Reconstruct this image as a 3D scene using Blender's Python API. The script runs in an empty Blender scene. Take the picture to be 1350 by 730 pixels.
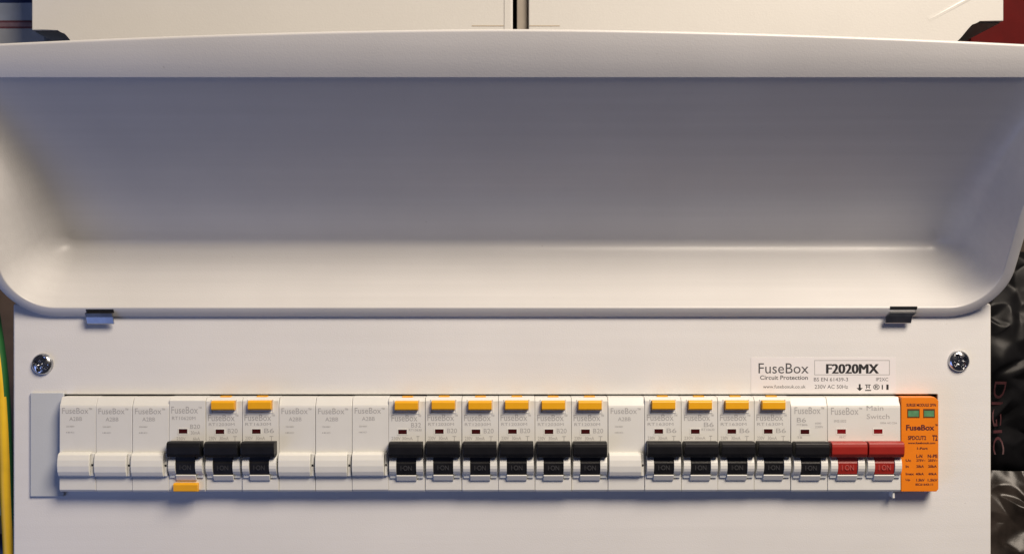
import bpy, bmesh, math, random
from mathutils import Vector, noise

random.seed(7)
S = bpy.context.scene
COL = S.collection
D = 500.0                 # camera distance from the front plate, mm
FPX = 1341.5              # focal length in photograph pixels

# ------------------------------------------------------------------ camera
cam_d = bpy.data.cameras.new('camera')
cam = bpy.data.objects.new('camera', cam_d)
COL.objects.link(cam)
cam.location = (0, -D / 1000, 0)
cam.rotation_euler = (math.radians(90), 0, 0)
cam_d.sensor_width = 36
cam_d.lens = 36 * FPX / 1350
cam_d.clip_start = 0.01
cam_d.clip_end = 50
S.camera = cam

# ------------------------------------------------------------------ world and lamps
W = bpy.data.worlds.new('World')
S.world = W
W.use_nodes = True
bgn = W.node_tree.nodes['Background']
bgn.inputs['Color'].default_value = (0.74, 0.74, 1.0, 1)
bgn.inputs['Strength'].default_value = 0.036


def area(name, loc, target, size, power, color, size_y=None):
    l = bpy.data.lights.new(name, 'AREA')
    l.energy = power
    l.color = color
    l.size = size
    if size_y:
        l.shape = 'RECTANGLE'
        l.size_y = size_y
    o = bpy.data.objects.new(name, l)
    COL.objects.link(o)
    o.location = loc
    o.rotation_euler = (Vector(target) - Vector(loc)).to_track_quat('-Z', 'Y').to_euler()
    return o


area('ceiling_lamp', (0.46, -0.72, 0.78), (0.0, 0, -0.03), 0.5, 17.6, (1.0, 0.862, 0.715))
area('window_light', (-0.85, -0.55, -0.55), (-0.1, 0, -0.02), 0.6, 2.0, (0.34, 0.47, 1.0))

S.view_settings.view_transform = 'Standard'
S.view_settings.look = 'None'
S.view_settings.exposure = 0.23
S.view_settings.gamma = 1
S.view_settings.use_curve_mapping = False
S.render.engine = 'CYCLES'
S.render.resolution_x = 1024
S.render.resolution_y = 553


# ------------------------------------------------------------------ materials
def mat(name, col, rough=0.5, metal=0.0, spec=0.5, var=0.05, vscale=60, bump=0.0, bscale=900,
        rvar=0.08, coat=0.0, trans=0.0, col2=None, c2scale=40, c2lo=0.5, c2hi=0.62, streak=0.0):
    m = bpy.data.materials.new(name)
    m.use_nodes = True
    nt = m.node_tree
    b = nt.nodes['Principled BSDF']
    b.inputs['Metallic'].default_value = metal
    b.inputs['Specular IOR Level'].default_value = spec
    b.inputs['Coat Weight'].default_value = coat
    b.inputs['Transmission Weight'].default_value = trans
    tc = nt.nodes.new('ShaderNodeTexCoord')
    n = nt.nodes.new('ShaderNodeTexNoise')
    n.inputs['Scale'].default_value = vscale
    n.inputs['Detail'].default_value = 5
    nt.links.new(tc.outputs['Object'], n.inputs['Vector'])
    r = nt.nodes.new('ShaderNodeValToRGB')
    e = r.color_ramp.elements
    e[0].position, e[1].position = 0.3, 0.7
    e[0].color = (*[max(0, c * (1 - var)) for c in col], 1)
    e[1].color = (*[min(1, c * (1 + var)) for c in col], 1)
    nt.links.new(n.outputs['Fac'], r.inputs['Fac'])
    out = r.outputs['Color']
    if col2:
        n3 = nt.nodes.new('ShaderNodeTexNoise')
        n3.inputs['Scale'].default_value = c2scale
        n3.inputs['Detail'].default_value = 4
        nt.links.new(tc.outputs['Object'], n3.inputs['Vector'])
        mr = nt.nodes.new('ShaderNodeMapRange')
        mr.inputs['From Min'].default_value = c2lo
        mr.inputs['From Max'].default_value = c2hi
        nt.links.new(n3.outputs['Fac'], mr.inputs['Value'])
        mx = nt.nodes.new('ShaderNodeMix')
        mx.data_type = 'RGBA'
        nt.links.new(mr.outputs['Result'], mx.inputs['Factor'])
        nt.links.new(out, mx.inputs[6])
        mx.inputs[7].default_value = (*col2, 1)
        out = mx.outputs[2]
    if streak:
        mp = nt.nodes.new('ShaderNodeMapping')
        mp.inputs['Scale'].default_value = (5, 240, 240)
        nt.links.new(tc.outputs['Object'], mp.inputs['Vector'])
        n5 = nt.nodes.new('ShaderNodeTexNoise')
        n5.inputs['Scale'].default_value = 1.0
        n5.inputs['Detail'].default_value = 4
        nt.links.new(mp.outputs['Vector'], n5.inputs['Vector'])
        n6 = nt.nodes.new('ShaderNodeTexNoise')
        n6.inputs['Scale'].default_value = 9.0
        n6.inputs['Detail'].default_value = 6
        nt.links.new(tc.outputs['Object'], n6.inputs['Vector'])
        ad = nt.nodes.new('ShaderNodeMath')
        ad.operation = 'MULTIPLY'
        nt.links.new(n5.outputs['Fac'], ad.inputs[0])
        nt.links.new(n6.outputs['Fac'], ad.inputs[1])
        mr3 = nt.nodes.new('ShaderNodeMapRange')
        mr3.inputs['From Min'].default_value = 0.12
        mr3.inputs['From Max'].default_value = 0.42
        mr3.inputs['To Min'].default_value = 1 - streak
        mr3.inputs['To Max'].default_value = 1 + streak
        nt.links.new(ad.outputs['Value'], mr3.inputs['Value'])
        mx2 = nt.nodes.new('ShaderNodeVectorMath')
        mx2.operation = 'SCALE'
        nt.links.new(out, mx2.inputs[0])
        nt.links.new(mr3.outputs['Result'], mx2.inputs['Scale'])
        out = mx2.outputs['Vector']
    nt.links.new(out, b.inputs['Base Color'])
    mr2 = nt.nodes.new('ShaderNodeMapRange')
    mr2.inputs['To Min'].default_value = max(0.02, rough - rvar)
    mr2.inputs['To Max'].default_value = min(1, rough + rvar)
    n4 = nt.nodes.new('ShaderNodeTexNoise')
    n4.inputs['Scale'].default_value = vscale * 0.6
    n4.inputs['Detail'].default_value = 3
    nt.links.new(tc.outputs['Object'], n4.inputs['Vector'])
    nt.links.new(n4.outputs['Fac'], mr2.inputs['Value'])
    nt.links.new(mr2.outputs['Result'], b.inputs['Roughness'])
    if bump:
        n2 = nt.nodes.new('ShaderNodeTexNoise')
        n2.inputs['Scale'].default_value = bscale
        n2.inputs['Detail'].default_value = 3
        nt.links.new(tc.outputs['Object'], n2.inputs['Vector'])
        bp = nt.nodes.new('ShaderNodeBump')
        bp.inputs['Strength'].default_value = bump
        bp.inputs['Distance'].default_value = 0.0004
        nt.links.new(n2.outputs['Fac'], bp.inputs['Height'])
        nt.links.new(bp.outputs['Normal'], b.inputs['Normal'])
    return m


M = {
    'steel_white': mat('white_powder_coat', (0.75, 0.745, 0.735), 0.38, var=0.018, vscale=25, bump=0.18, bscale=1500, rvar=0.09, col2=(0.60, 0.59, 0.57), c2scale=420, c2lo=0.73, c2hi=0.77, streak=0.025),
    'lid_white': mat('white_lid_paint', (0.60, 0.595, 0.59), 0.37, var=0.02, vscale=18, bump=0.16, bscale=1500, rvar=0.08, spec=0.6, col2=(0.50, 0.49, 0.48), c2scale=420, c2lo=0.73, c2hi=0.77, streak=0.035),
    'plastic': mat('white_module_plastic', (0.71, 0.71, 0.68), 0.42, var=0.02, vscale=90, bump=0.08, bscale=2600),
    'plastic_b': mat('bright_module_plastic', (0.76, 0.76, 0.72), 0.38, var=0.02, vscale=90, bump=0.06, bscale=2600),
    'strip': mat('grey_blanking_plastic', (0.53, 0.56, 0.585), 0.5, var=0.02, vscale=60, bump=0.1, bscale=1800),
    'black': mat('black_lever_plastic', (0.010, 0.010, 0.012), 0.42, spec=0.28, var=0.2, vscale=200, bump=0.1, bscale=2500),
    'red': mat('red_lever_plastic', (0.33, 0.020, 0.014), 0.4, var=0.06, vscale=200, bump=0.05, bscale=2500),
    'yellow': mat('amber_button_plastic', (0.82, 0.40, 0.012), 0.38, var=0.04, vscale=200),
    'orange': mat('orange_surge_plastic', (0.80, 0.215, 0.008), 0.42, var=0.04, vscale=120, bump=0.08, bscale=2400),
    'flag': mat('dark_red_window', (0.05, 0.006, 0.006), 0.25, var=0.1),
    'flag_red': mat('red_window', (0.20, 0.008, 0.010), 0.25, var=0.1),
    'green': mat('green_window', (0.10, 0.26, 0.13), 0.3, var=0.15, vscale=400),
    'frame_dark': mat('brown_window_frame', (0.12, 0.045, 0.012), 0.5),
    'ink': mat('grey_print', (0.41, 0.405, 0.40), 0.6, var=0.1),
    'ink_dark': mat('black_print', (0.018, 0.018, 0.02), 0.6, var=0.1),
    'ink_mid': mat('dark_grey_print', (0.07, 0.07, 0.075), 0.6, var=0.1),
    'ink_spd': mat('maroon_print', (0.09, 0.012, 0.018), 0.6, var=0.1),
    'ink_lever': mat('pale_lever_print', (0.04, 0.04, 0.044), 0.6, var=0.1),
    'ink_red': mat('pale_red_lever_print', (0.46, 0.08, 0.07), 0.6, var=0.1),
    'ink_bag': mat('dark_red_bag_print', (0.065, 0.020, 0.024), 0.45, var=0.3, vscale=300),
    'sticker': mat('white_label_film', (0.78, 0.76, 0.765), 0.42, var=0.01),
    'metal': mat('zinc_plated_steel', (0.5, 0.51, 0.53), 0.2, metal=1.0, var=0.2, vscale=500, bump=0.06, bscale=1500, rvar=0.12),
    'clip': mat('dull_zinc_clip', (0.36, 0.37, 0.39), 0.3, metal=1.0, var=0.1, vscale=300),
    'dark': mat('painted_gap_shade', (0.01, 0.01, 0.012), 0.6),  # near-black that paints the shade inside hinge slots and clip holes
    'cab': mat('cream_cabinet_paint', (0.62, 0.612, 0.59), 0.35, var=0.02, vscale=20, bump=0.1, bscale=1000),
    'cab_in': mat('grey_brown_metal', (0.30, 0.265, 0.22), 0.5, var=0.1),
    'slot_tan': mat('tan_slot_shade', (0.46, 0.40, 0.32), 0.6),
    'cab_under_shade': mat('cabinet_underside_shade', (0.20, 0.21, 0.20), 0.5, var=0.1),
    'carton': mat('blue_grey_carton', (0.36, 0.40, 0.44), 0.6, var=0.15, vscale=60),
    'card_grey': mat('grey_carton_print', (0.42, 0.43, 0.41), 0.6, var=0.1),
    'pale_red': mat('dusty_red_print', (0.30, 0.19, 0.19), 0.6, var=0.2, vscale=300),
    'navy': mat('navy_print', (0.012, 0.025, 0.085), 0.55, var=0.2),
    'crimson': mat('dark_red_print', (0.17, 0.06, 0.065), 0.6, var=0.25, vscale=300),
    'redbox': mat('dark_red_carton', (0.075, 0.003, 0.003), 0.7, spec=0.1, var=0.15, vscale=80),
    'beige': mat('beige_card', (0.45, 0.37, 0.28), 0.7),
    'wall': mat('dark_board', (0.045, 0.032, 0.022), 0.75, var=0.35, vscale=35, bump=0.5, bscale=200),
    'bag': mat('black_polythene', (0.007, 0.007, 0.008), 0.38, var=0.5, vscale=60, spec=0.12, bump=0.1, bscale=260, rvar=0.1),
    'film': mat('grey_brown_film', (0.020, 0.016, 0.014), 0.26, var=0.6, vscale=90, spec=0.22, bump=0.2, bscale=260, rvar=0.1),
    'earth_y': mat('yellow_insulation', (0.80, 0.50, 0.02), 0.45, var=0.08, vscale=90),
    'earth_g': mat('green_insulation', (0.02, 0.13, 0.03), 0.45, var=0.08, vscale=90),
    'grey_cable': mat('grey_sheath', (0.33, 0.33, 0.33), 0.55, var=0.15, vscale=90),
    'blue_cable': mat('navy_sheath', (0.02, 0.035, 0.10), 0.5, var=0.15, vscale=90),
    'brown_card': mat('brown_card', (0.16, 0.105, 0.06), 0.75, var=0.2, vscale=60, bump=0.3, bscale=300),
}


# ------------------------------------------------------------------ helpers (millimetres: x right, d towards the camera, z up)
def V(x, d, z):
    return Vector((x / 1000, -d / 1000, z / 1000))


def PX(px, d=0.0):
    return (px - 675) * (D - d) / FPX


def PZ(py, d=0.0):
    return (365 - py) * (D - d) / FPX


def finish(bm, name, material, parent=None, smooth=False, recalc=True):
    if recalc:
        bmesh.ops.recalc_face_normals(bm, faces=bm.faces)
    me = bpy.data.meshes.new(name)
    bm.to_mesh(me)
    bm.free()
    if smooth:
        for p in me.polygons:
            p.use_smooth = True
    mats = material if isinstance(material, (list, tuple)) else [material]
    for mm in mats:
        me.materials.append(M[mm])
    return link(me, name, parent)


def link(me, name, parent=None):
    o = bpy.data.objects.new(name, me)
    COL.objects.link(o)
    if parent:
        o.parent = parent
    return o


SEATED = ('circuit breaker', 'blank module', 'main switch')


def thing(name, label, cat, loc=(0, 0, 0), group=None):
    o = bpy.data.objects.new(name, None)
    o.empty_display_size = 0.01
    COL.objects.link(o)
    o.location = V(*loc)
    if cat in SEATED:
        o.location += V(random.uniform(-0.05, 0.05), random.uniform(-0.3, 0.3), random.uniform(-0.12, 0.12))
        o.rotation_euler = (math.radians(random.uniform(-0.5, 0.5)), math.radians(random.uniform(-0.12, 0.12)), math.radians(random.uniform(-0.3, 0.3)))
    return tag(o, label, cat, group)


def tag(o, label, cat, group=None):
    o['label'] = label
    o['category'] = cat
    if group:
        o['group'] = group
    return o


def prism(bm, prof, x0, x1, bev=0.0, seg=2):
    """side profile [(d, z)] drawn out along x; returns nothing, adds to bm"""
    a = [bm.verts.new(V(x0, d, z)) for d, z in prof]
    b = [bm.verts.new(V(x1, d, z)) for d, z in prof]
    n = len(prof)
    fs = [bm.faces.new(a), bm.faces.new(b[::-1])]
    for i in range(n):
        j = (i + 1) % n
        fs.append(bm.faces.new((a[j], a[i], b[i], b[j])))
    if bev:
        es = list({e for f in fs for e in f.edges})
        bmesh.ops.bevel(bm, geom=es, offset=bev / 1000, segments=seg, affect='EDGES', profile=0.6, clamp_overlap=True)


def box(bm, x0, x1, d0, d1, z0, z1, bev=0.0, seg=2):
    prism(bm, [(d0, z0), (d1, z0), (d1, z1), (d0, z1)], x0, x1, bev, seg)


def plate(bm, pts, d0, d1, bev=0.0, seg=2):
    """outline [(x, z)] with thickness d0..d1"""
    a = [bm.verts.new(V(x, d0, z)) for x, z in pts]
    b = [bm.verts.new(V(x, d1, z)) for x, z in pts]
    n = len(pts)
    fs = [bm.faces.new(a), bm.faces.new(b[::-1])]
    for i in range(n):
        j = (i + 1) % n
        fs.append(bm.faces.new((a[j], a[i], b[i], b[j])))
    if bev:
        es = list({e for f in fs for e in f.edges})
        bmesh.ops.bevel(bm, geom=es, offset=bev / 1000, segments=seg, affect='EDGES', profile=0.6, clamp_overlap=True)


_tc = {}


def glyphs(s, bold=0.0):
    """flat outline of a string as (verts, faces) scaled to the unit box"""
    key = (s, bold)
    if key in _tc:
        return _tc[key]
    c = bpy.data.curves.new('t', 'FONT')
    c.body = s
    c.resolution_u = 3
    c.offset = bold
    o = bpy.data.objects.new('t', c)
    COL.objects.link(o)
    dg = bpy.context.evaluated_depsgraph_get()
    me = bpy.data.meshes.new_from_object(o.evaluated_get(dg))
    vs = [(v.co.x, v.co.y) for v in me.vertices]
    fs = [tuple(p.vertices) for p in me.polygons]
    bpy.data.objects.remove(o)
    bpy.data.curves.remove(c)
    bpy.data.meshes.remove(me)
    x0, x1 = min(v[0] for v in vs), max(v[0] for v in vs)
    y0, y1 = min(v[1] for v in vs), max(v[1] for v in vs)
    vs = [((x - x0) / (x1 - x0), (y - y0) / (y1 - y0)) for x, y in vs]
    _tc[key] = (vs, fs)
    return _tc[key]


def write(bm, s, x0, x1, z0, z1, d, bold=0.0):
    vs, fs = glyphs(s, bold)
    bv = [bm.verts.new(V(x0 + (x1 - x0) * u, d, z0 + (z1 - z0) * v)) for u, v in vs]
    for f in fs:
        try:
            bm.faces.new([bv[i] for i in f])
        except ValueError:
            pass


# ================================================================== setting
bm = bmesh.new()
box(bm, -600, 600, -130, -118, -420, 420)
w = finish(bm, 'wall', 'wall')
w['kind'] = 'structure'

# ================================================================== consumer unit
UX0, UX1 = PX(17), PX(1307)
UXC = (UX0 + UX1) / 2
ZT, ZB = -12.8, -176.0
AX0, AX1 = PX(81), PX(1236)
AZ1, AZ0 = PZ(519.6), -104.4
unit = thing('consumer_unit', 'wide white steel consumer unit with its curved lid flipped open above a row of breakers',
             'fuse box', (UXC, 0, ZB))


def upart(bm, name, m, parent=None, smooth=False, recalc=True):
    o = finish(bm, name, m, None, smooth, recalc)
    o.parent = parent or unit
    if parent is None:
        o.matrix_parent_inverse = UM
    return o


from mathutils import Matrix
UM = Matrix.Translation(-V(UXC, 0, ZB))

# front plate with its aperture and rolled edges
bm = bmesh.new()
loops = []


def rect_loop(x0, x1, z0, z1, d, r=0.0, n=5):
    pts = []
    if r <= 0:
        pts = [(x0, z0)] * n + [(x1, z0)] * n + [(x1, z1)] * n + [(x0, z1)] * n
    else:
        for cx, cz, a0 in ((x0 + r, z0 + r, 180), (x1 - r, z0 + r, 270), (x1 - r, z1 - r, 0), (x0 + r, z1 - r, 90)):
            for i in range(n):
                a = math.radians(a0 + 90 * i / (n - 1))
                pts.append((cx + r * math.cos(a), cz + r * math.sin(a)))
    return [bm.verts.new(V(x, d, z)) for x, z in pts]


for ins, d, r in ((0, -24, 1.5), (0, -1.2, 1.5), (0.15, -0.5, 1.4), (0.5, -0.1, 1.2), (1.1, 0, 0.9)):
    loops.append(rect_loop(UX0 + ins, UX1 - ins, ZB + ins, ZT - ins, d, r))
loops.append(rect_loop(AX0 - 0.5, AX1 + 0.5, AZ0 - 0.5, AZ1 + 0.5, 0, 0.9))
loops.append(rect_loop(AX0 - 0.1, AX1 + 0.1, AZ0 - 0.1, AZ1 + 0.1, -0.15, 0.6))
loops.append(rect_loop(AX0, AX1, AZ0, AZ1, -0.5, 0.5))
loops.append(rect_loop(AX0, AX1, AZ0, AZ1, -1.6, 0.5))
for a, b in zip(loops, loops[1:]):
    n = len(a)
    for i in range(n):
        j = (i + 1) % n
        bm.faces.new((a[i], a[j], b[j], b[i]))
bm.normal_update()
cov = upart(bm, 'front_cover', 'steel_white')
for p in cov.data.polygons:
    p.use_smooth = abs(p.normal.y) < 0.9995

bm = bmesh.new()
bx0, bx1, bz0, bz1 = UX0 + 1.2, UX1 - 1.2, ZB + 1.2, ZT - 4
box(bm, bx0, bx1, -112, -110, bz0, bz1)
box(bm, bx0, bx0 + 1.5, -110, -4, bz0, bz1)
box(bm, bx1 - 1.5, bx1, -110, -4, bz0, bz1)
box(bm, bx0 + 1.5, bx1 - 1.5, -110, -4, bz1 - 1.5, bz1)
box(bm, bx0 + 1.5, bx1 - 1.5, -110, -4, bz0, bz0 + 1.5)
upart(bm, 'casing', 'steel_white')

# grey rail carrying the modules, behind the aperture
bm = bmesh.new()
box(bm, AX0 - 4, AX1 + 4, -20, -17, AZ0 + 6, AZ1 - 6, 0.4)
upart(bm, 'mounting_rail', 'metal')

# ---- lid: a pan seen from inside, hinged on the upper edge of the cover
PHI = math.radians(31)
H0 = (1.5, -19.5)
CX = UXC
LW = 244.5
UEND, WEND = 117.6, 14.1
UF, WF = 17.5, 41.4
RC = 27.0


def lidpt(x, u, wd):
    d = H0[0] + u * math.sin(PHI) - wd * math.cos(PHI)
    z = H0[1] + u * math.cos(PHI) + wd * math.sin(PHI)
    return V(x, d, z)


def flare(x, u):
    """the side walls open slightly towards the free edge"""
    return x + math.copysign(13.0 * max(0.0, (u - 55) / 62) ** 1.5, x) * (abs(x) / LW) ** 4


def floor_w(u):
    return WF - (u - UF) * (WF - WEND) / (UEND - UF)


# outline path: left side downwards, corner, hinge side, corner, right side upwards
path = []
NS = 20
path.append((-LW, UEND, 1.0, 0.0))
path.append((-LW, UEND - 0.15, 1.0, 0.0))
for i in range(1, NS):
    path.append((-LW, UEND - (UEND - RC) * i / NS, 1.0, 0.0))
for i in range(17):
    a = math.radians(180 + 90 * i / 16)
    path.append((-LW + RC + RC * math.cos(a), RC + RC * math.sin(a), -math.cos(a), -math.sin(a)))
for i in range(1, 40):
    path.append((-LW + RC + (2 * LW - 2 * RC) * i / 40, 0.0, 0.0, 1.0))
for i in range(17):
    a = math.radians(270 + 90 * i / 16)
    path.append((LW - RC + RC * math.cos(a), RC + RC * math.sin(a), -math.cos(a), -math.sin(a)))
for i in range(1, NS):
    path.append((LW, RC + (UEND - RC) * i / NS, -1.0, 0.0))
path.append((LW, UEND - 0.15, -1.0, 0.0))
path.append((LW, UEND, -1.0, 0.0))

FL = 5.4
prof = [(0.0, 3.2, 1), (0.0, 0.6, 1), (0.12, 0.15, 1), (0.5, 0.0, 1), (FL - 0.5, 0.0, 1), (FL - 0.1, 0.15, 1), (FL, 0.6, 1)]
# wall: straight draft then a round fillet onto the floor (fraction of inset, fraction of depth)
wallp = [(0.62 * k / 6, 0.738 * k / 6) for k in range(1, 7)]
for k in range(1, 11):
    t = k / 10
    wallp.append(((1 - t) ** 2 * 0.62 + 2 * t * (1 - t) * 0.84 + t * t * 1.22, (1 - t) ** 2 * 0.738 + 2 * t * (1 - t) + t * t))
wallp.append((1.4, 1.0))
bm = bmesh.new()
rows = []
for t in prof:
    rows.append([bm.verts.new(lidpt(CX + flare(x + nx * t[0], u), u + nu * t[0], t[1])) for x, u, nx, nu in path])
for fi, fw in wallp:
    row = []
    for x, u, nx, nu in path:
        ins = FL + fi * (10.0 * nx * nx + 13.0 * nu * nu) + max(0.0, fi - 0.62) * 12.0 * nx ** 4
        uu = u + nu * ins
        row.append(bm.verts.new(lidpt(CX + flare(x + nx * ins, uu), uu, max(fw * floor_w(uu), 0.9))))
    rows.append(row)
for a, b in zip(rows, rows[1:]):
    for i in range(len(a) - 1):
        bm.faces.new((a[i], a[i + 1], b[i + 1], b[i]))
last = rows[-1]
fl = bm.faces.new(last)
bmesh.ops.recalc_face_normals(bm, faces=bm.faces)
fl.normal_update()
if fl.normal.y > 0:
    bmesh.ops.reverse_faces(bm, faces=bm.faces)
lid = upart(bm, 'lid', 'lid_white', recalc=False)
for p in lid.data.polygons:
    p.use_smooth = len(p.vertices) == 4
sm = lid.modifiers.new('thickness', 'SOLIDIFY')
sm.thickness = 0.0012
sm.offset = -1
sm.use_rim = True

# finger lip along the free edge of the lid, deeper in the middle
bm = bmesh.new()
B = (50.0, 88.7)
tx, tz = 0.34, 0.94
nxx, nzz = 0.94, -0.34
secs = []
NX = 60
for i in range(NX + 1):
    x = (-LW - 13) + 2 * (LW + 13) * i / NX
    L = 20.2 - 6.6 * abs((x - 2) / 230.0) ** 1.7
    pts = []
    pts.append((0.0, -1.6, 0))
    pts.append((-0.6, -0.6, 0))
    pts.append((-0.45, 0.4, 0))
    pts.append((-0.3, 0.45, 0))
    r = 1.1
    for k in range(9):
        a = math.radians(0 + 180 * k / 8)
        pts.append((L - r + r * math.sin(a), 0.45 - r + r * math.cos(a), 0))
    ring = []
    for q, (al, no, _) in enumerate(pts):
        ring.append(bm.verts.new(V(CX + x, B[0] + tx * al + nxx * no, B[1] + tz * al + nzz * no)))
    secs.append(ring)
for a, b in zip(secs, secs[1:]):
    n = len(a)
    for i in range(n):
        j = (i + 1) % n
        bm.faces.new((a[i], a[j], b[j], b[i]))
bm.faces.new(secs[0])
bm.faces.new(secs[-1][::-1])
bmesh.ops.recalc_face_normals(bm, faces=bm.faces)
lip = upart(bm, 'lip', 'lid_white', lid, recalc=False)
for p in lip.data.polygons:
    p.use_smooth = True
lip.data.set_sharp_from_angle(angle=math.radians(40))


def hinge(x0, x1, skew, y0, y1, ys0, ys1):
    bm = bmesh.new()
    dd = 5.0
    za, zb = PZ(y0, dd), PZ(y1, 3.0)
    # bent strip: leaves the painted slot on the rim, bows forward and turns down onto the cover
    prof = [(3.4, za + 0.1), (4.7, za - 0.1), (4.75, za - 0.5), (4.5, za - 2.2), (3.3, zb + 0.3), (2.9, zb), (2.3, zb + 0.1), (3.5, za - 2.2)]
    a = [bm.verts.new(V(x0 + skew * (1 if i in (0, 1, 2) else 0), d, z)) for i, (d, z) in enumerate(prof)]
    b = [bm.verts.new(V(x1 + skew * (1 if i in (0, 1, 2) else 0), d, z)) for i, (d, z) in enumerate(prof)]
    n = len(prof)
    bm.faces.new(a)
    bm.faces.new(b[::-1])
    for i in range(n):
        j = (i + 1) % n
        bm.faces.new((a[j], a[i], b[i], b[j]))
    h = upart(bm, 'hinge_clip', 'clip')
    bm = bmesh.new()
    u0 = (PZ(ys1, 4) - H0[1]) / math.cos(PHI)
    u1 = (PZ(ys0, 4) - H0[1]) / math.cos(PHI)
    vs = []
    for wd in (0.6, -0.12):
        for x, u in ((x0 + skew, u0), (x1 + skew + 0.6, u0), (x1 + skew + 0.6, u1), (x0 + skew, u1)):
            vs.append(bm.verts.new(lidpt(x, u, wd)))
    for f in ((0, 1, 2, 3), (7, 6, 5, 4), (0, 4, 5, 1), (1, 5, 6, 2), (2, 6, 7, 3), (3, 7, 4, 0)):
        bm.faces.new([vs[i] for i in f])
    upart(bm, 'slot_shade', 'dark', h)  # solid dark box on the rim, painting the shade of an opening


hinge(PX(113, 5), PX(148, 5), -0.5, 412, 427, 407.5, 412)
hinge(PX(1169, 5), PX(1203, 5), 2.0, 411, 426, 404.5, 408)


# ---- fixing screws: domed heads with a cross recess
def screw(px, py, rot):
    bm = bmesh.new()
    R, Hh = 5.3, 2.6
    nr, na = 16, 48
    cx, cz = PX(px, 2), PZ(py, 2)
    rings = []
    for i in range(1, nr + 1):
        r = R * i / nr
        ring = []
        for j in range(na):
            a = 2 * math.pi * j / na
            lx, lz = r * math.cos(a + rot), r * math.sin(a + rot)
            h = Hh * math.sqrt(max(0, 1 - (r / R) ** 2.4)) + 0.25
            arm = min(max(abs(lx) - 0.75, 0) / 0.3, 1) * min(max(abs(lz) - 0.75, 0) / 0.3, 1)
            cut = 1 - min(1, arm)
            if r > 3.3:
                cut *= max(0, 1 - (r - 3.3) / 0.4)
            if r < 1.5:
                cut = 1
            h -= cut * 2.1
            ring.append(bm.verts.new(V(cx + r * math.cos(a), max(h, 0.1), cz + r * math.sin(a))))
        rings.append(ring)
    c = bm.verts.new(V(cx, Hh - 2.1, cz))
    for j in range(na):
        bm.faces.new((c, rings[0][j], rings[0][(j + 1) % na]))
    for a, b in zip(rings, rings[1:]):
        for j in range(na):
            k = (j + 1) % na
            bm.faces.new((a[j], a[k], b[k], b[j]))
    base = [bm.verts.new(V(cx + R * math.cos(2 * math.pi * j / na), -1.0, cz + R * math.sin(2 * math.pi * j / na))) for j in range(na)]
    for j in range(na):
        k = (j + 1) % na
        bm.faces.new((rings[-1][j], rings[-1][k], base[k], base[j]))
    o = upart(bm, 'screw', 'metal')
    for p in o.data.polygons:
        p.use_smooth = True
    o.data.set_sharp_from_angle(angle=math.radians(38))
    return o


screw(54, 480, math.radians(25))
screw(1266, 476, math.radians(62))

# ---- grey blanking strip at the left end of the aperture
bm = bmesh.new()
box(bm, PX(40, 1.2), PX(84, 1.2), 0.03, 1.3, PZ(654, 1.2), PZ(517.5, 1.2), 0.35)
upart(bm, 'blanking_strip', 'strip')

# ---- rating label
bm = bmesh.new()
plate(bm, [(PX(990), PZ(518)), (PX(1181), PZ(518)), (PX(1181), PZ(471)), (PX(990), PZ(471))], 0.02, 0.14)
stk = upart(bm, 'rating_label', 'sticker')


def print_on(parent, name, m, items, d):
    bm = bmesh.new()
    for it in items:
        s, x0, x1, y0, y1 = it[:5]
        write(bm, s, PX(x0, d), PX(x1, d), PZ(y1, d), PZ(y0, d), d, it[5] if len(it) > 5 else 0.0)
    return upart(bm, name, m, parent, recalc=False)


print_on(stk, 'lettering', 'ink_mid', [
    ('FuseBox', 1000, 1066, 478.5, 492, 0.0),
    ('Circuit Protection', 1002, 1065, 494.5, 500.2, 0.012),
    ('www.fuseboxuk.co.uk', 1006, 1062, 507, 511.5),
    ('BS EN 61439-3', 1073, 1118, 497.5, 502.2),
    ('IP2XC', 1155, 1171, 497.5, 502),
    ('230V AC 50Hz', 1074, 1118, 507, 512)], 0.16)
print_on(stk, 'type_lettering', 'ink_dark', [('F2020MX', 1089, 1157, 479.5, 492.2)], 0.160)
print_on(stk, 'type_lettering', 'ink_dark', [('F2020MX', 1089.9, 1158, 479.7, 492.2)], 0.165)
print_on(stk, 'type_lettering', 'ink_dark', [('F2020MX', 1090.6, 1158.8, 479.5, 492.0)], 0.170)
bm = bmesh.new()


def bar(x0, x1, y0, y1, d=0.155, d0=0.10):
    box(bm, PX(x0, d), PX(x1, d), d0, d, PZ(y1, d), PZ(y0, d))


for b_ in ((1073.5, 1173, 474.4, 475.3), (1073.5, 1173, 493.3, 494.2), (1073.5, 1074.4, 475.3, 493.3), (1172.1, 1173, 475.3, 493.3)):
    bar(*b_)
upart(bm, 'border', 'ink', stk)
bm = bmesh.new()
# small certification marks: arrow, crossed bin, round mark, double bar
vs = [(1129, 511), (1132, 511), (1132, 506), (1134.5, 506), (1134.5, 511), (1137.5, 511), (1133.3, 515)]
bm.faces.new([bm.verts.new(V(PX(x), 0.16, PZ(y))) for x, y in vs])
for b_ in ((1140.5, 1148, 506.5, 507.5), (1142, 1143, 507.5, 512), (1145.5, 1146.5, 507.5, 512), (1143, 1145.5, 509, 510), (1140.5, 1148.5, 513.5, 515)):
    bar(*b_)
write(bm, '®', PX(1151), PX(1159.5), PZ(513.5), PZ(506), 0.16, 0.01)
for b_ in ((1162.5, 1164, 507, 513), (1168.5, 1171.5, 506.5, 513.5)):
    bar(*b_)
upart(bm, 'approval_marks', 'ink_dark', stk, recalc=False)

# ================================================================== modules in the row
PITCH = 17.72
X0 = PX(78.3, 7)
ZTOP = -58.4
FACE = 7.0


def mpart(bm, name, m, parent, smooth=False, recalc=True):
    return finish(bm, name, m, parent, smooth, recalc)


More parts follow.
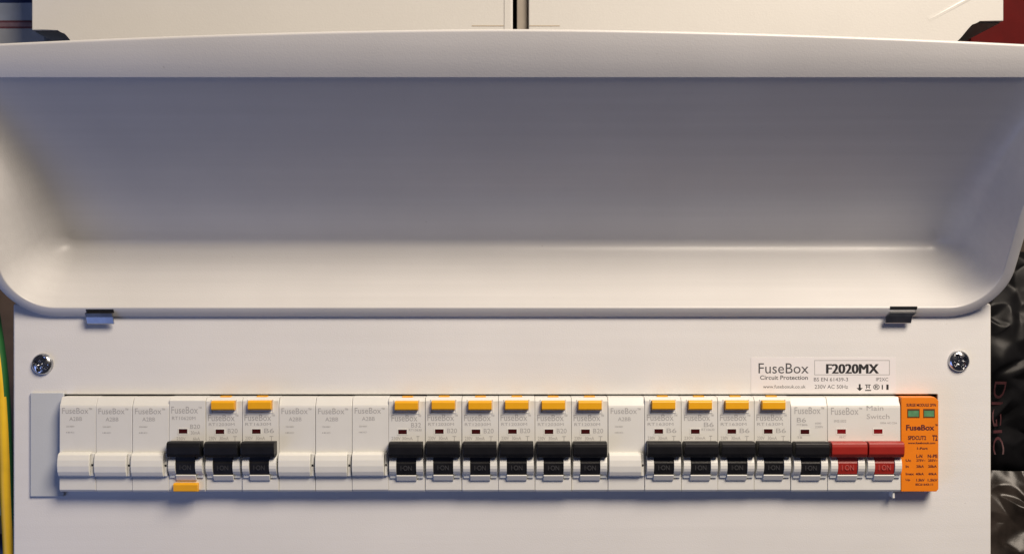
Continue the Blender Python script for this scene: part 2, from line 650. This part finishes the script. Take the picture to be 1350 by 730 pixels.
def body(bm, width, top='plain'):
    if top == 'blank':
        prof = [(-16, 0), (4.6, 0), (6.8, -3.9), (7, -5), (7, -44.6), (6.2, -45.7), (-16, -45.7)]
    else:
        prof = [(-16, 0), (5.2, 0), (7, -1.6), (7, -44.6), (6.2, -45.7), (-16, -45.7)]
    prism(bm, prof, 0.1, width - 0.1, 0.22, 2)


def guard(x0, x1):
    bm = bmesh.new()
    prof = [(6, -27.2)]
    for k in range(11):
        a = math.radians(78 - 150 * k / 10)
        prof.append((4.9 + 5.6 * math.cos(a), -32.6 + 5.6 * math.sin(a)))
    prof += [(6, -38.6)]
    prism(bm, prof, x0, x1, 0.25, 2)
    return bm


def foot(x0, x1):
    bm = bmesh.new()
    box(bm, x0, x1, 6.2, 7.9, -38.7, -36.6, 0.2)
    return bm


def lever(bm, w0, w1, s0, s1):
    """wide bar on a narrower stem, thrown up"""
    prism(bm, [(6.0, -21.0), (11.2, -20.6), (12.9, -21.2), (13.3, -23.0), (13.0, -26.4), (11.8, -28.1), (6.0, -28.4)], w0, w1, 0.35, 2)
    prism(bm, [(5.0, -27.9), (10.4, -27.95), (9.4, -30.4), (9.9, -31.2), (9.7, -34.3), (9.1, -36.7), (5.0, -36.9)], s0, s1, 0.25, 2)


def ledge(x0, x1):
    bm = bmesh.new()
    prism(bm, [(6.2, -36.95), (9.2, -37.0), (9.4, -37.3), (8.0, -39.8), (7.4, -40.1), (6.2, -40.2)], x0, x1, 0.2, 2)
    return bm


# shared part meshes, built once
def mesh_of(bm, name, m, recalc=True):
    o = finish(bm, name, m, None, False, recalc)
    me = o.data
    bpy.data.objects.remove(o)
    return me


def mk(f, *a):
    bm = bmesh.new()
    f(bm, *a)
    return bm


ME = {}
ME['body'] = mesh_of(mk(body, PITCH), 'body', 'plastic')
ME['body_blank'] = mesh_of(mk(body, PITCH, 'blank'), 'body', 'plastic')
ME['body_wide'] = mesh_of(mk(body, 2 * PITCH, 'blank'), 'body', 'plastic')
ME['lever'] = mesh_of(mk(lever, 0.75, PITCH - 0.85, 4.2, 13.6), 'lever', 'black')
ME['lever_red'] = mesh_of(mk(lever, 0.35, PITCH - 0.35, 4.2, 13.6), 'lever', 'red')
ME['guard'] = mesh_of(guard(0.0, 3.3), 'side_guard', 'plastic_b')
ME['foot'] = mesh_of(foot(0.1, 3.2), 'guard_foot', 'strip')
ME['ledge'] = mesh_of(ledge(4.1, 13.7), 'ledge', 'plastic_b')


def button_bm(bottom=False):
    bm = bmesh.new()
    if bottom:
        prism(bm, [(6, -41.2), (9.0, -41.0), (9.6, -41.8), (9.4, -44.9), (8.6, -45.3), (6, -45.3)], 2.9, 14.7, 0.25)
    else:
        prism(bm, [(5.6, -1.3), (9.2, -1.2), (9.9, -2.0), (9.9, -5.2), (9.0, -5.9), (5.6, -5.9)], 3.3, 14.5, 0.25)
        box(bm, 6.4, 11.6, 2.5, 5.0, -1.2, 0.55, 0.1)
    return bm


ME['button'] = mesh_of(button_bm(), 'test_button', 'yellow')
ME['button_low'] = mesh_of(button_bm(True), 'test_button', 'yellow')


def window_bm(x0=4.7, x1=8.9, z0=-17.5, z1=-15.3):
    bm = bmesh.new()
    box(bm, x0, x1, 6.5, 7.08, z0, z1, 0.1, 1)
    return bm


ME['window'] = mesh_of(window_bm(), 'flag_window', 'flag')
ME['window_red'] = mesh_of(window_bm(), 'flag_window', 'flag_red')


def wframe():
    bm = bmesh.new()
    for a in ((4.2, 4.68, -17.9, -14.9), (8.92, 9.4, -17.9, -14.9), (4.68, 8.92, -15.28, -14.9), (4.68, 8.92, -17.9, -17.52)):
        box(bm, a[0], a[1], 6.5, 7.14, a[2], a[3])
    return bm


ME['wframe'] = mesh_of(wframe(), 'window_frame', 'plastic_b')


def recess_bm():
    bm = bmesh.new()
    for a in ((2.5, 3.1, -7.2, -0.9), (14.7, 15.3, -7.2, -0.9), (2.5, 15.3, -7.6, -7.2)):
        box(bm, a[0], a[1], 6.5, 7.25, a[2], a[3], 0.1, 1)
    return bm


ME['surround'] = mesh_of(recess_bm(), 'button_surround', 'plastic_b')


def text_mesh(items, m, d):
    """items: (string, x0, x1, ztop, zbottom[, bold]) in module millimetres"""
    bm = bmesh.new()
    for it in items:
        write(bm, it[0], it[1], it[2], it[4], it[3], d, it[5] if len(it) > 5 else 0.0)
    return mesh_of(bm, 'lettering', m, False)


_tm = {}


def text_cached(items, m, d):
    k = (tuple(items), m, d)
    if k not in _tm:
        _tm[k] = text_mesh(items, m, d)
    return _tm[k]


def child(key, name, parent, dx=0.0):
    me = ME[key] if isinstance(key, str) else key
    o = link(me, name, parent)
    o.location = V(dx, 0, 0)
    return o


def pxz(y):
    """photograph row -> module z at the face"""
    return PZ(y, FACE) - ZTOP


def t_items(rows):
    out = []
    for s, o0, o1, y0, y1, *r in rows:
        if s.endswith(TM):
            out.append((TM, (o1 - 4.2) / 2.727, o1 / 2.727, pxz(y0), pxz(y0 + 2.6)))
            s, o1 = s[:-1], o1 - 4.8
        out.append((s, o0 / 2.727, o1 / 2.727, pxz(y0), pxz(y1), *r))
    return out


def lever_set(root, black=True, dx=0.0):
    lv = child('lever' if black else 'lever_red', 'lever', root, dx)
    txt = text_cached([('I·ON', 6.2, 11.6, -32.2, -34.6, 0.01)] if black else [('I ON', 6.0, 11.8, -32.0, -34.6, 0.01)],
                      'ink_lever' if black else 'ink_red', 10.02)
    child(txt, 'lever_lettering', lv)
    for gx in (0.75, 13.75):
        g = child('guard', 'side_guard', root, dx + gx)
        child('foot', 'guard_foot', g)
    child('ledge', 'ledge', root, dx)


TM = '\u2122'


def breaker(idx, rating, label, low=False, group='circuit breakers with yellow test buttons', variant=0):
    r = thing('circuit_breaker', label, 'circuit breaker', (X0 + idx * PITCH, 0, ZTOP), group)
    child('body', 'body', r)
    child('button_low' if low else 'button', 'test_button', r)
    if not low:
        child('surround', 'button_surround', r)
    wv = child('window', 'flag_window', r)
    child('wframe', 'window_frame', wv)
    lever_set(r)
    if low:
        rows = [('FuseBox' + TM, 3, 43, 536, 545), ('RT10620M', 4, 35, 549, 553.5), (rating, 28, 41, 559.5, 565),
                ('30mA', 29, 41, 568, 572.5), ('6kA', 32, 41, 576, 580), ('230V', 10, 22, 576, 580)]
    elif variant == 1:
        rows = [('FuseBox' + TM, 4, 43, 546, 554.5), (rating, 30, 43, 556.5, 562.5), ('RT10630', 27, 44, 564.5, 567.5),
                ('230V 30mA', 4, 32, 575, 579), ('T', 37, 41, 574, 581)]
    else:
        rows = [('FuseBox' + TM, 3, 43, 546, 554.5), ('RT1' + rating[1:] + '30M', 4, 38, 557, 560.8), (rating, 29, 42, 564.5, 570.5),
                ('230V', 4, 14, 575, 579.5), ('30mA', 18, 30, 575, 579.5), ('T', 36, 41, 574.5, 580.5)]
    child(text_cached(t_items(rows), 'ink', 7.06), 'lettering', r)
    return r


def bulge():
    bm = bmesh.new()
    prism(bm, [(6, -26.4), (8.4, -26.5), (9.6, -27.4), (10.3, -29.8), (10.5, -32.6), (10.1, -35.4), (9.2, -37.4), (8.4, -37.9), (6, -37.9)], 0.35, 15.75, 0.3, 2)
    return bm


ME['bulge'] = mesh_of(bulge(), 'dummy_lever', 'plastic_b')
bm = bmesh.new()
box(bm, 15.95, 17.3, 6.2, 8.6, -37.6, -26.9, 0.25)
ME['clip'] = mesh_of(bm, 'side_clip', 'plastic')
bm = bmesh.new()
box(bm, 16.2, 17.1, 8.3, 8.75, -32.9, -31.9, 0.05, 1)
ME['clip_hole_shade'] = mesh_of(bm, 'clip_hole_shade', 'dark')  # no real opening: the hole's shade is the box's dark colour


def blank(idx, label):
    r = thing('blank_module', label, 'blank module', (X0 + idx * PITCH, 0, ZTOP), 'white blank modules')
    child('body_blank', 'body', r)
    child('bulge', 'dummy_lever', r)
    c = child('clip', 'side_clip', r)
    child('clip_hole_shade', 'clip_hole_shade', c)
    rows = [('FuseBox' + TM, 3.5, 43, 537.5, 545.2), ('A2BB', 13, 30, 549.5, 554.5), ('230/400V', 9, 20, 561, 563), ('IEC', 9, 20, 569, 570.6)]
    child(text_cached(t_items(rows), 'ink', 7.06), 'lettering', r)
    return r


for i, s in enumerate(['white blank module at the far left end, beside the grey strip', 'white blank module in the middle of the left-hand three',
                       'white blank module just left of the breaker with its yellow button at the bottom']):
    blank(i, s)
breaker(3, 'B20', 'white circuit breaker with black lever and its yellow button at the bottom edge', low=True)
breaker(4, 'B20', 'white circuit breaker marked B20 with yellow top button, in the pair near the left')
breaker(5, 'B6', 'white circuit breaker marked B6 with yellow top button, just left of three middle blanks')
for i, s in zip((6, 7, 8), ['leftmost white blank module of the three left of centre, beside a B6 breaker',
                            'centre white blank module of the three left of the photo centre',
                            'rightmost white blank module of the three, just left of the row of six breakers']):
    blank(i, s)
six = ['first', 'second', 'third', 'fourth', 'fifth', 'sixth']
for k in range(6):
    breaker(9 + k, 'B32' if k == 0 else 'B20',
            six[k] + ' from the left in the central row of six yellow-buttoned breakers', variant=1 if k == 0 else 0)
blank(15, 'single white blank module between the central six breakers and the right-hand four')
for k in range(4):
    breaker(16 + k, 'B6', six[k] + ' from the left of the four yellow-buttoned breakers on the right',
            variant=1 if k == 1 else 0)

# plain breaker without a test button
r = thing('circuit_breaker', 'white circuit breaker with black lever and no yellow button, beside the red main switch', 'circuit breaker',
          (X0 + 20 * PITCH, 0, ZTOP))
child('body_blank', 'body', r)
wv = child('window', 'flag_window', r)
child('wframe', 'window_frame', wv)
lever_set(r)
child(text_cached(t_items([('FuseBox' + TM, 5, 44, 536, 545), ('B6', 8, 20, 550, 556), ('MTB06', 8, 22, 558, 560.5), ('6000', 32, 40, 556, 558.5),
                           ('230V', 32, 43, 560.5, 563.5), ('TB', 8, 15, 574.5, 577.5)]), 'ink', 7.06), 'lettering', r)

# main switch, two modules wide
r = thing('main_switch', 'double-width white main switch with two red levers beside the orange module', 'main switch', (X0 + 21 * PITCH, 0, ZTOP))
child('body_wide', 'body', r)
for dx in (0.0, PITCH):
    wv = child('window_red', 'flag_window', r, dx)
    child('wframe', 'window_frame', wv)
    lever_set(r, False, dx)
child(text_cached(t_items([('FuseBox' + TM, 5, 46, 537, 546.5), ('IMS1002', 9, 25, 553, 556.5), ('Main', 52, 74, 534.5, 541), ('Switch', 52, 82, 545.5, 552),
                           ('100A AC-22A', 70, 92, 556, 558.5), ('IEC', 16, 24, 574.5, 577)]), 'ink', 7.06), 'lettering', r)
bm = bmesh.new()
box(bm, 2 * PITCH - 3.4, 2 * PITCH - 2.4, 0.15, 5.4, -49.0, -44.8, 0.15)
mpart(bm, 'latch_tab', 'plastic_b', r)

# surge protection module
r = thing('surge_module', 'orange surge protection module with two green windows at the right end of the row', 'surge protector',
          (X0 + 23 * PITCH, 0, ZTOP))
bm = bmesh.new()
wd = 18.3
plate(bm, [(0.25, -45.4), (wd - 1.0, -45.4), (wd, -44.2), (wd, -1.4), (wd - 1.8, 0.3), (0.25, 0.3)], 2.0, 7.2, 0.3)
plate(bm, [(0.25, -44.2), (wd - 2.3, -44.2), (wd - 2.3, -0.2), (0.25, -0.2)], -16, 2.2)
mpart(bm, 'body', 'orange', r)


def sx(px):
    return PX(px, 7.2) - (X0 + 23 * PITCH)


def sz(py):
    return PZ(py, 7.2) - ZTOP


for a, b in ((1197, 1211.5), (1218, 1231.5)):
    bm = bmesh.new()
    box(bm, sx(a), sx(b), 6.8, 7.28, sz(549), sz(540), 0.1, 1)
    wv = mpart(bm, 'status_window', 'green', r)
    bm = bmesh.new()
    for q in ((a - 0.8, a, 538.6, 550), (b, b + 0.8, 538.6, 550), (a, b, 538.6, 540.6), (a, b, 549, 550)):
        box(bm, sx(q[0]), sx(q[1]), 6.8, 7.4, sz(q[3]), sz(q[2]))
    mpart(bm, 'window_frame', 'frame_dark', wv)
bm = bmesh.new()
for s, x0, x1, y0, y1, bo in (('SURGE MODULE 2P/N', 1195, 1234, 531.5, 535.5, 0.025), ('FuseBox', 1194.5, 1232, 559.5, 567, 0.032), (TM, 1232.8, 1236, 558.5, 561, 0.01),
                              ('SPDCUT2', 1197, 1221, 574, 579.5, 0.03), ('T2', 1229, 1236, 573, 580.5, 0.032), ('www.fuseboxuk.com', 1197, 1233, 582, 584.8, 0.032),
                              ('1-Port', 1209, 1223, 589, 592.2, 0.032), ('L-N', 1208, 1216, 598.5, 603, 0.032), ('N-PE', 1223, 1236, 598.5, 603, 0.032),
                              ('Uc', 1194, 1201, 604.8, 608, 0.032), ('275V~', 1208, 1220, 604.8, 608, 0.032), ('255V~', 1223.5, 1236, 604.8, 608, 0.032),
                              ('In', 1194, 1198, 612.5, 616, 0.032), ('20kA', 1208, 1218, 612.5, 616, 0.032), ('20kA', 1223.5, 1235, 612.5, 616, 0.032),
                              ('Imax', 1194, 1205, 622.5, 625.8, 0.032), ('40kA', 1207, 1218, 622.5, 625.8, 0.032), ('40kA', 1223.5, 1235, 622.5, 625.8, 0.032),
                              ('Up', 1194, 1200, 630.5, 634, 0.032), ('1.5kV', 1208, 1219, 630.5, 634, 0.032), ('1.5kV', 1223, 1236, 630.5, 634, 0.032),
                              ('IEC61643-11', 1207, 1230, 636.5, 639.5, 0.032)):
    write(bm, s, sx(x0), sx(x1), sz(y1), sz(y0), 7.26, bo)
mpart(bm, 'lettering', 'ink_spd', r, recalc=False)

# ================================================================== white cabinets above
CD = 20.0


def cabinet(x0, x1, ybot, notch_x, side, label):
    """side = -1: notch at the left end, +1: at the right end"""
    xa, xb = PX(x0, CD), PX(x1, CD)
    zb = PZ(ybot, CD)
    root = thing('wall_cabinet', label, 'cabinet', ((xa + xb) / 2, -118, zb), 'white cabinets above the open lid')
    inv = Matrix.Translation(-V((xa + xb) / 2, -118, zb))

    def cp(bm, name, m, par=None):
        o = finish(bm, name, m, None)
        o.parent = par or root
        if par is None:
            o.matrix_parent_inverse = inv
        return o
    bm = bmesh.new()
    box(bm, xa, xb, -116, CD - 2.2, zb + 1.2, zb + 170, 0.6)
    cp(bm, 'body', 'cab')
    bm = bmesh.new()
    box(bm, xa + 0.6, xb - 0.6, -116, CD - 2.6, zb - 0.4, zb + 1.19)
    cp(bm, 'base', 'cab_under_shade')  # slab under the body; the underside's shade is put into its colour
    # door with a deeper rounded apron along its lower edge
    ap = 11.0
    nx = PX(notch_x, CD)
    pts = []
    if side < 0:
        pts = [(xa, zb + 168), (xa, zb)]
        pts += [(nx - 5 + 13 * k / 12, zb - ap * (0.5 - 0.5 * math.cos(math.pi * k / 12))) for k in range(13)]
        pts += [(xb, zb - ap), (xb, zb + 168)]
    else:
        pts = [(xa, zb + 168), (xa, zb - ap)]
        pts += [(nx - 8 + 14 * k / 12, zb - ap * (0.5 + 0.5 * math.cos(math.pi * k / 12))) for k in range(13)]
        pts += [(xb, zb), (xb, zb + 168)]
    bm = bmesh.new()
    plate(bm, pts, CD - 2.2, CD, 0.5, 2)
    door = cp(bm, 'door', 'cab')
    return root, door, cp


c1, door1, cp1 = cabinet(42, 676, 40, 90, -1, 'left-hand white cabinet above the lid, beside the blue-grey carton')
c2, door2, cp2 = cabinet(697, 1323, 28, 1275, 1, 'right-hand white cabinet above the lid, beside the dark red box')
# raised edge bead and tan strips that paint the shade of the door slots
bm = bmesh.new()
box(bm, PX(664.5, CD), PX(674, CD), CD - 0.3, CD + 0.35, PZ(60, CD), PZ(-180, CD), 0.45, 3)
cp1(bm, 'edge_bead', 'cab')
for c, x0, x1, f in ((c1, 622, 664, cp1), (c2, 698, 738, cp2)):
    bm = bmesh.new()
    box(bm, PX(x0, CD), PX(x1, CD), CD - 0.2, CD + 0.12, PZ(35.0, CD), PZ(33.6, CD))
    f(bm, 'bottom_slot_shade', 'slot_tan')
# dull strip standing in the gap between the two cabinets
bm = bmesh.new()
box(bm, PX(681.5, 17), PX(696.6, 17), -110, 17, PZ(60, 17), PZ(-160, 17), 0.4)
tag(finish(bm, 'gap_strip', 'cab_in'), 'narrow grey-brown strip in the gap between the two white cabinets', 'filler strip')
# raised diagonal crease on the right cabinet door
bm = bmesh.new()
p0, p1 = (PX(1224, CD), PZ(26, CD)), (PX(1330, CD), PZ(-30, CD))
dx, dz = p1[0] - p0[0], p1[1] - p0[1]
ln = math.hypot(dx, dz)
ox, oz = -dz / ln * 1.3, dx / ln * 1.3
a = [bm.verts.new(V(p0[0] + ox, CD + 0.02, p0[1] + oz)), bm.verts.new(V(p0[0], CD + 0.06, p0[1])), bm.verts.new(V(p0[0] - ox, CD + 0.02, p0[1] - oz))]
b = [bm.verts.new(V(p1[0] + ox, CD + 0.02, p1[1] + oz)), bm.verts.new(V(p1[0], CD + 0.3, p1[1])), bm.verts.new(V(p1[0] - ox, CD + 0.02, p1[1] - oz))]
bm.faces.new(a)
bm.faces.new(b[::-1])
for i in range(3):
    j = (i + 1) % 3
    bm.faces.new((a[j], a[i], b[i], b[j]))
cp2(bm, 'door_crease', 'cab')

# ================================================================== things at the edges
# carton behind the upper left corner
KD = -30.0
cr = thing('carton', 'blue-grey printed carton with dark red stripe behind the upper left corner', 'carton', (PX(-40, KD), KD, PZ(120, KD)))
inv = Matrix.Translation(-V(PX(-40, KD), KD, PZ(120, KD)))


def kp(bm, name, m):
    o = finish(bm, name, m)
    o.parent = cr
    o.matrix_parent_inverse = inv
    return o


bm = bmesh.new()
box(bm, PX(-160, KD), PX(60, KD), -110, KD, PZ(120, KD), PZ(-140, KD), 1.0)
kp(bm, 'carton_box', 'carton')
for y0, y1, m, nme in ((-40, 4, 'navy', 'navy_band'), (27.5, 30.0, 'crimson', 'red_stripe'), (35.5, 38.0, 'crimson', 'red_stripe'), (38.1, 100, 'card_grey', 'grey_band')):
    bm = bmesh.new()
    box(bm, PX(-158, KD), PX(58, KD), KD - 0.2, KD + 0.15, PZ(y1, KD), PZ(y0, KD))
    kp(bm, nme, m)
bm = bmesh.new()
box(bm, PX(-158, KD), PX(58, KD), KD - 0.2, KD + 0.1, PZ(35.4, KD), PZ(30.1, KD))
kp(bm, 'pale_band', 'pale_red')

# dark red box behind the upper right corner
bm = bmesh.new()
RD = -25.0
box(bm, PX(1280, RD), PX(1460, RD), -112, RD, PZ(140, RD), PZ(-160, RD), 1.2)
tag(finish(bm, 'red_box', 'redbox'), 'dark red box standing behind the upper right corner', 'box')

# brown card behind the left edge
bm = bmesh.new()
box(bm, -330, PX(14, -70), -112, -90, -240, 30, 1.0)
tag(finish(bm, 'card_box', 'brown_card'), 'brown cardboard box glimpsed behind the left edge, behind the cables', 'box')


# cables down the left side
def tube(pts, rad, mats, name, label, cat, twist=None, seg=20, sub=10, flat=1.0):
    bm = bmesh.new()
    P = []
    n = len(pts)
    for i in range(n - 1):
        p0 = Vector(pts[max(i - 1, 0)])
        p1 = Vector(pts[i])
        p2 = Vector(pts[i + 1])
        p3 = Vector(pts[min(i + 2, n - 1)])
        for k in range(sub):
            t = k / sub
            P.append(0.5 * ((2 * p1) + (p2 - p0) * t + (2 * p0 - 5 * p1 + 4 * p2 - p3) * t * t + (3 * p1 - p0 - 3 * p2 + p3) * t ** 3))
    P.append(Vector(pts[-1]))
    rings = []
    for i, p in enumerate(P):
        tg = (P[min(i + 1, len(P) - 1)] - P[max(i - 1, 0)]).normalized()
        sx_ = tg.cross(Vector((0, 1, 0))).normalized()
        sd = sx_.cross(tg).normalized()
        rings.append([bm.verts.new(V(*(p + sx_ * rad * flat * math.cos(2 * math.pi * j / seg) + sd * rad * math.sin(2 * math.pi * j / seg)))) for j in range(seg)])
    for i, (a, b) in enumerate(zip(rings, rings[1:])):
        for j in range(seg):
            k = (j + 1) % seg
            f = bm.faces.new((a[j], a[k], b[k], b[j]))
            f.smooth = True
            if twist:
                ang = (360 * j / seg + twist(i / len(P))) % 360
                f.material_index = 1 if ang < 95 else 0
    bm.faces.new(rings[0])
    bm.faces.new(rings[-1][::-1])
    o = finish(bm, name, mats)
    return tag(o, label, cat)


ED = -8.0
tube([(PX(x, ED), ED, PZ(y, ED)) for x, y in ((-22, 330), (-10, 410), (0, 480), (5, 540), (8, 600), (10, 660), (13, 720), (15, 790), (17, 880))], 3.3,
     ['earth_y', 'earth_g'], 'earth_cable', 'yellow and green striped earth cable running down beside the left edge', 'cable',
     twist=lambda t: 15 + 60 * min(1, t * 2.2))
GD = -40.0
tube([(PX(x, GD), GD, PZ(y, GD)) for x, y in ((-60, 610), (-20, 640), (4, 668), (30, 690), (70, 700))], 3.6,
     'grey_cable', 'grey_cable', 'pale grey cable crossing behind the earth cable at lower left', 'cable')
tube([(PX(x, GD - 6), GD - 6, PZ(y, GD - 6)) for x, y in ((-80, 700), (-30, 712), (10, 722), (60, 745))], 6.0,
     'blue_cable', 'blue_cable', 'dark navy cable at the bottom left corner', 'cable')


# crumpled polythene along the right side
def hgt(x, z, seed):
    p = Vector((x * 0.03 + seed, z * 0.022, seed * 1.7))
    return noise.noise(p) * 9 + noise.noise(p * 2.7) * 3.5


def calm_at(x, z):
    # the printed stretch of the bag is pulled tighter
    return 0.12 if PZ(610, -30) < z < PZ(495, -30) and x < BXL + 16 else 1.0


def sheet(x0, x1, z0, z1, d, seed, name, m, label, step=6.5, amp=2.3):
    """crumpled film: flat facets between sharp creases, folded over at its ends, with a back"""
    rnd = random.Random(int(seed * 100))
    bm = bmesh.new()
    nx, nz = int((x1 - x0) / step), int((z1 - z0) / step)
    g = []
    for i in range(nx + 1):
        col = []
        for j in range(nz + 1):
            inn = 0 < i < nx and 0 < j < nz
            x = x0 + (x1 - x0) * i / nx + (rnd.uniform(-0.42, 0.42) * step if inn else 0)
            z = z0 + (z1 - z0) * j / nz + (rnd.uniform(-0.42, 0.42) * step if inn else 0)
            e = min(j, nz - j) / 5
            roll = -16 * max(0, 1 - e) ** 2
            c = calm_at(x, z)
            col.append(bm.verts.new(V(x, d + hgt(x, z, seed) + rnd.uniform(-1, 1) * amp * c + roll, z)))
        g.append(col)
    for i in range(nx):
        for j in range(nz):
            a, b, c, e = g[i][j], g[i + 1][j], g[i + 1][j + 1], g[i][j + 1]
            if rnd.random() < 0.5:
                bm.faces.new((a, b, c)); bm.faces.new((a, c, e))
            else:
                bm.faces.new((a, b, e)); bm.faces.new((b, c, e))
    cl = bm.edges.layers.float.new('crease_edge')
    for ed in bm.edges:
        ed[cl] = rnd.choice((0.0, 0.0, 0.3, 0.75))
    bk = [[bm.verts.new(V(x0 + (x1 - x0) * i / 6, d - 34, z0 + (z1 - z0) * j / 12)) for j in range(13)] for i in range(7)]
    for i in range(6):
        for j in range(12):
            bm.faces.new((bk[i][j], bk[i][j + 1], bk[i + 1][j + 1], bk[i + 1][j]))
    o = finish(bm, name, m, smooth=True, recalc=False)
    sd = o.modifiers.new('folds', 'SUBSURF')
    sd.levels = sd.render_levels = 3
    return tag(o, label, 'plastic bag')


BXL = UX1 + 3.0
bag = sheet(BXL, BXL + 110, PZ(640, -30), PZ(330, -30), -42, 3.1, 'plastic_bag', 'bag', 'black crumpled plastic bag with faint dark red print at the right edge')
sheet(BXL + 1, BXL + 110, PZ(860, -30), PZ(628, -30), -30, 8.4, 'plastic_bag', 'film', 'grey-brown glossy crumpled plastic at the lower right corner')
# print on the bag, reading up the film
bm = bmesh.new()
vs, fs = glyphs('DIGIC', 0.0)
BD = -38
xa, xb, za, zb = PX(1314, BD), PX(1328, BD), PZ(600, BD), PZ(503, BD)
bv = []
for u, v in vs:
    x = xa + (xb - xa) * v
    z = zb + (za - zb) * u
    bv.append(bm.verts.new(V(x, -42 + hgt(x, z, 3.1) + 1.7, z)))
for f in fs:
    try:
        bm.faces.new([bv[i] for i in f])
    except ValueError:
        pass
o = finish(bm, 'lettering', 'ink_bag', bag, recalc=False)
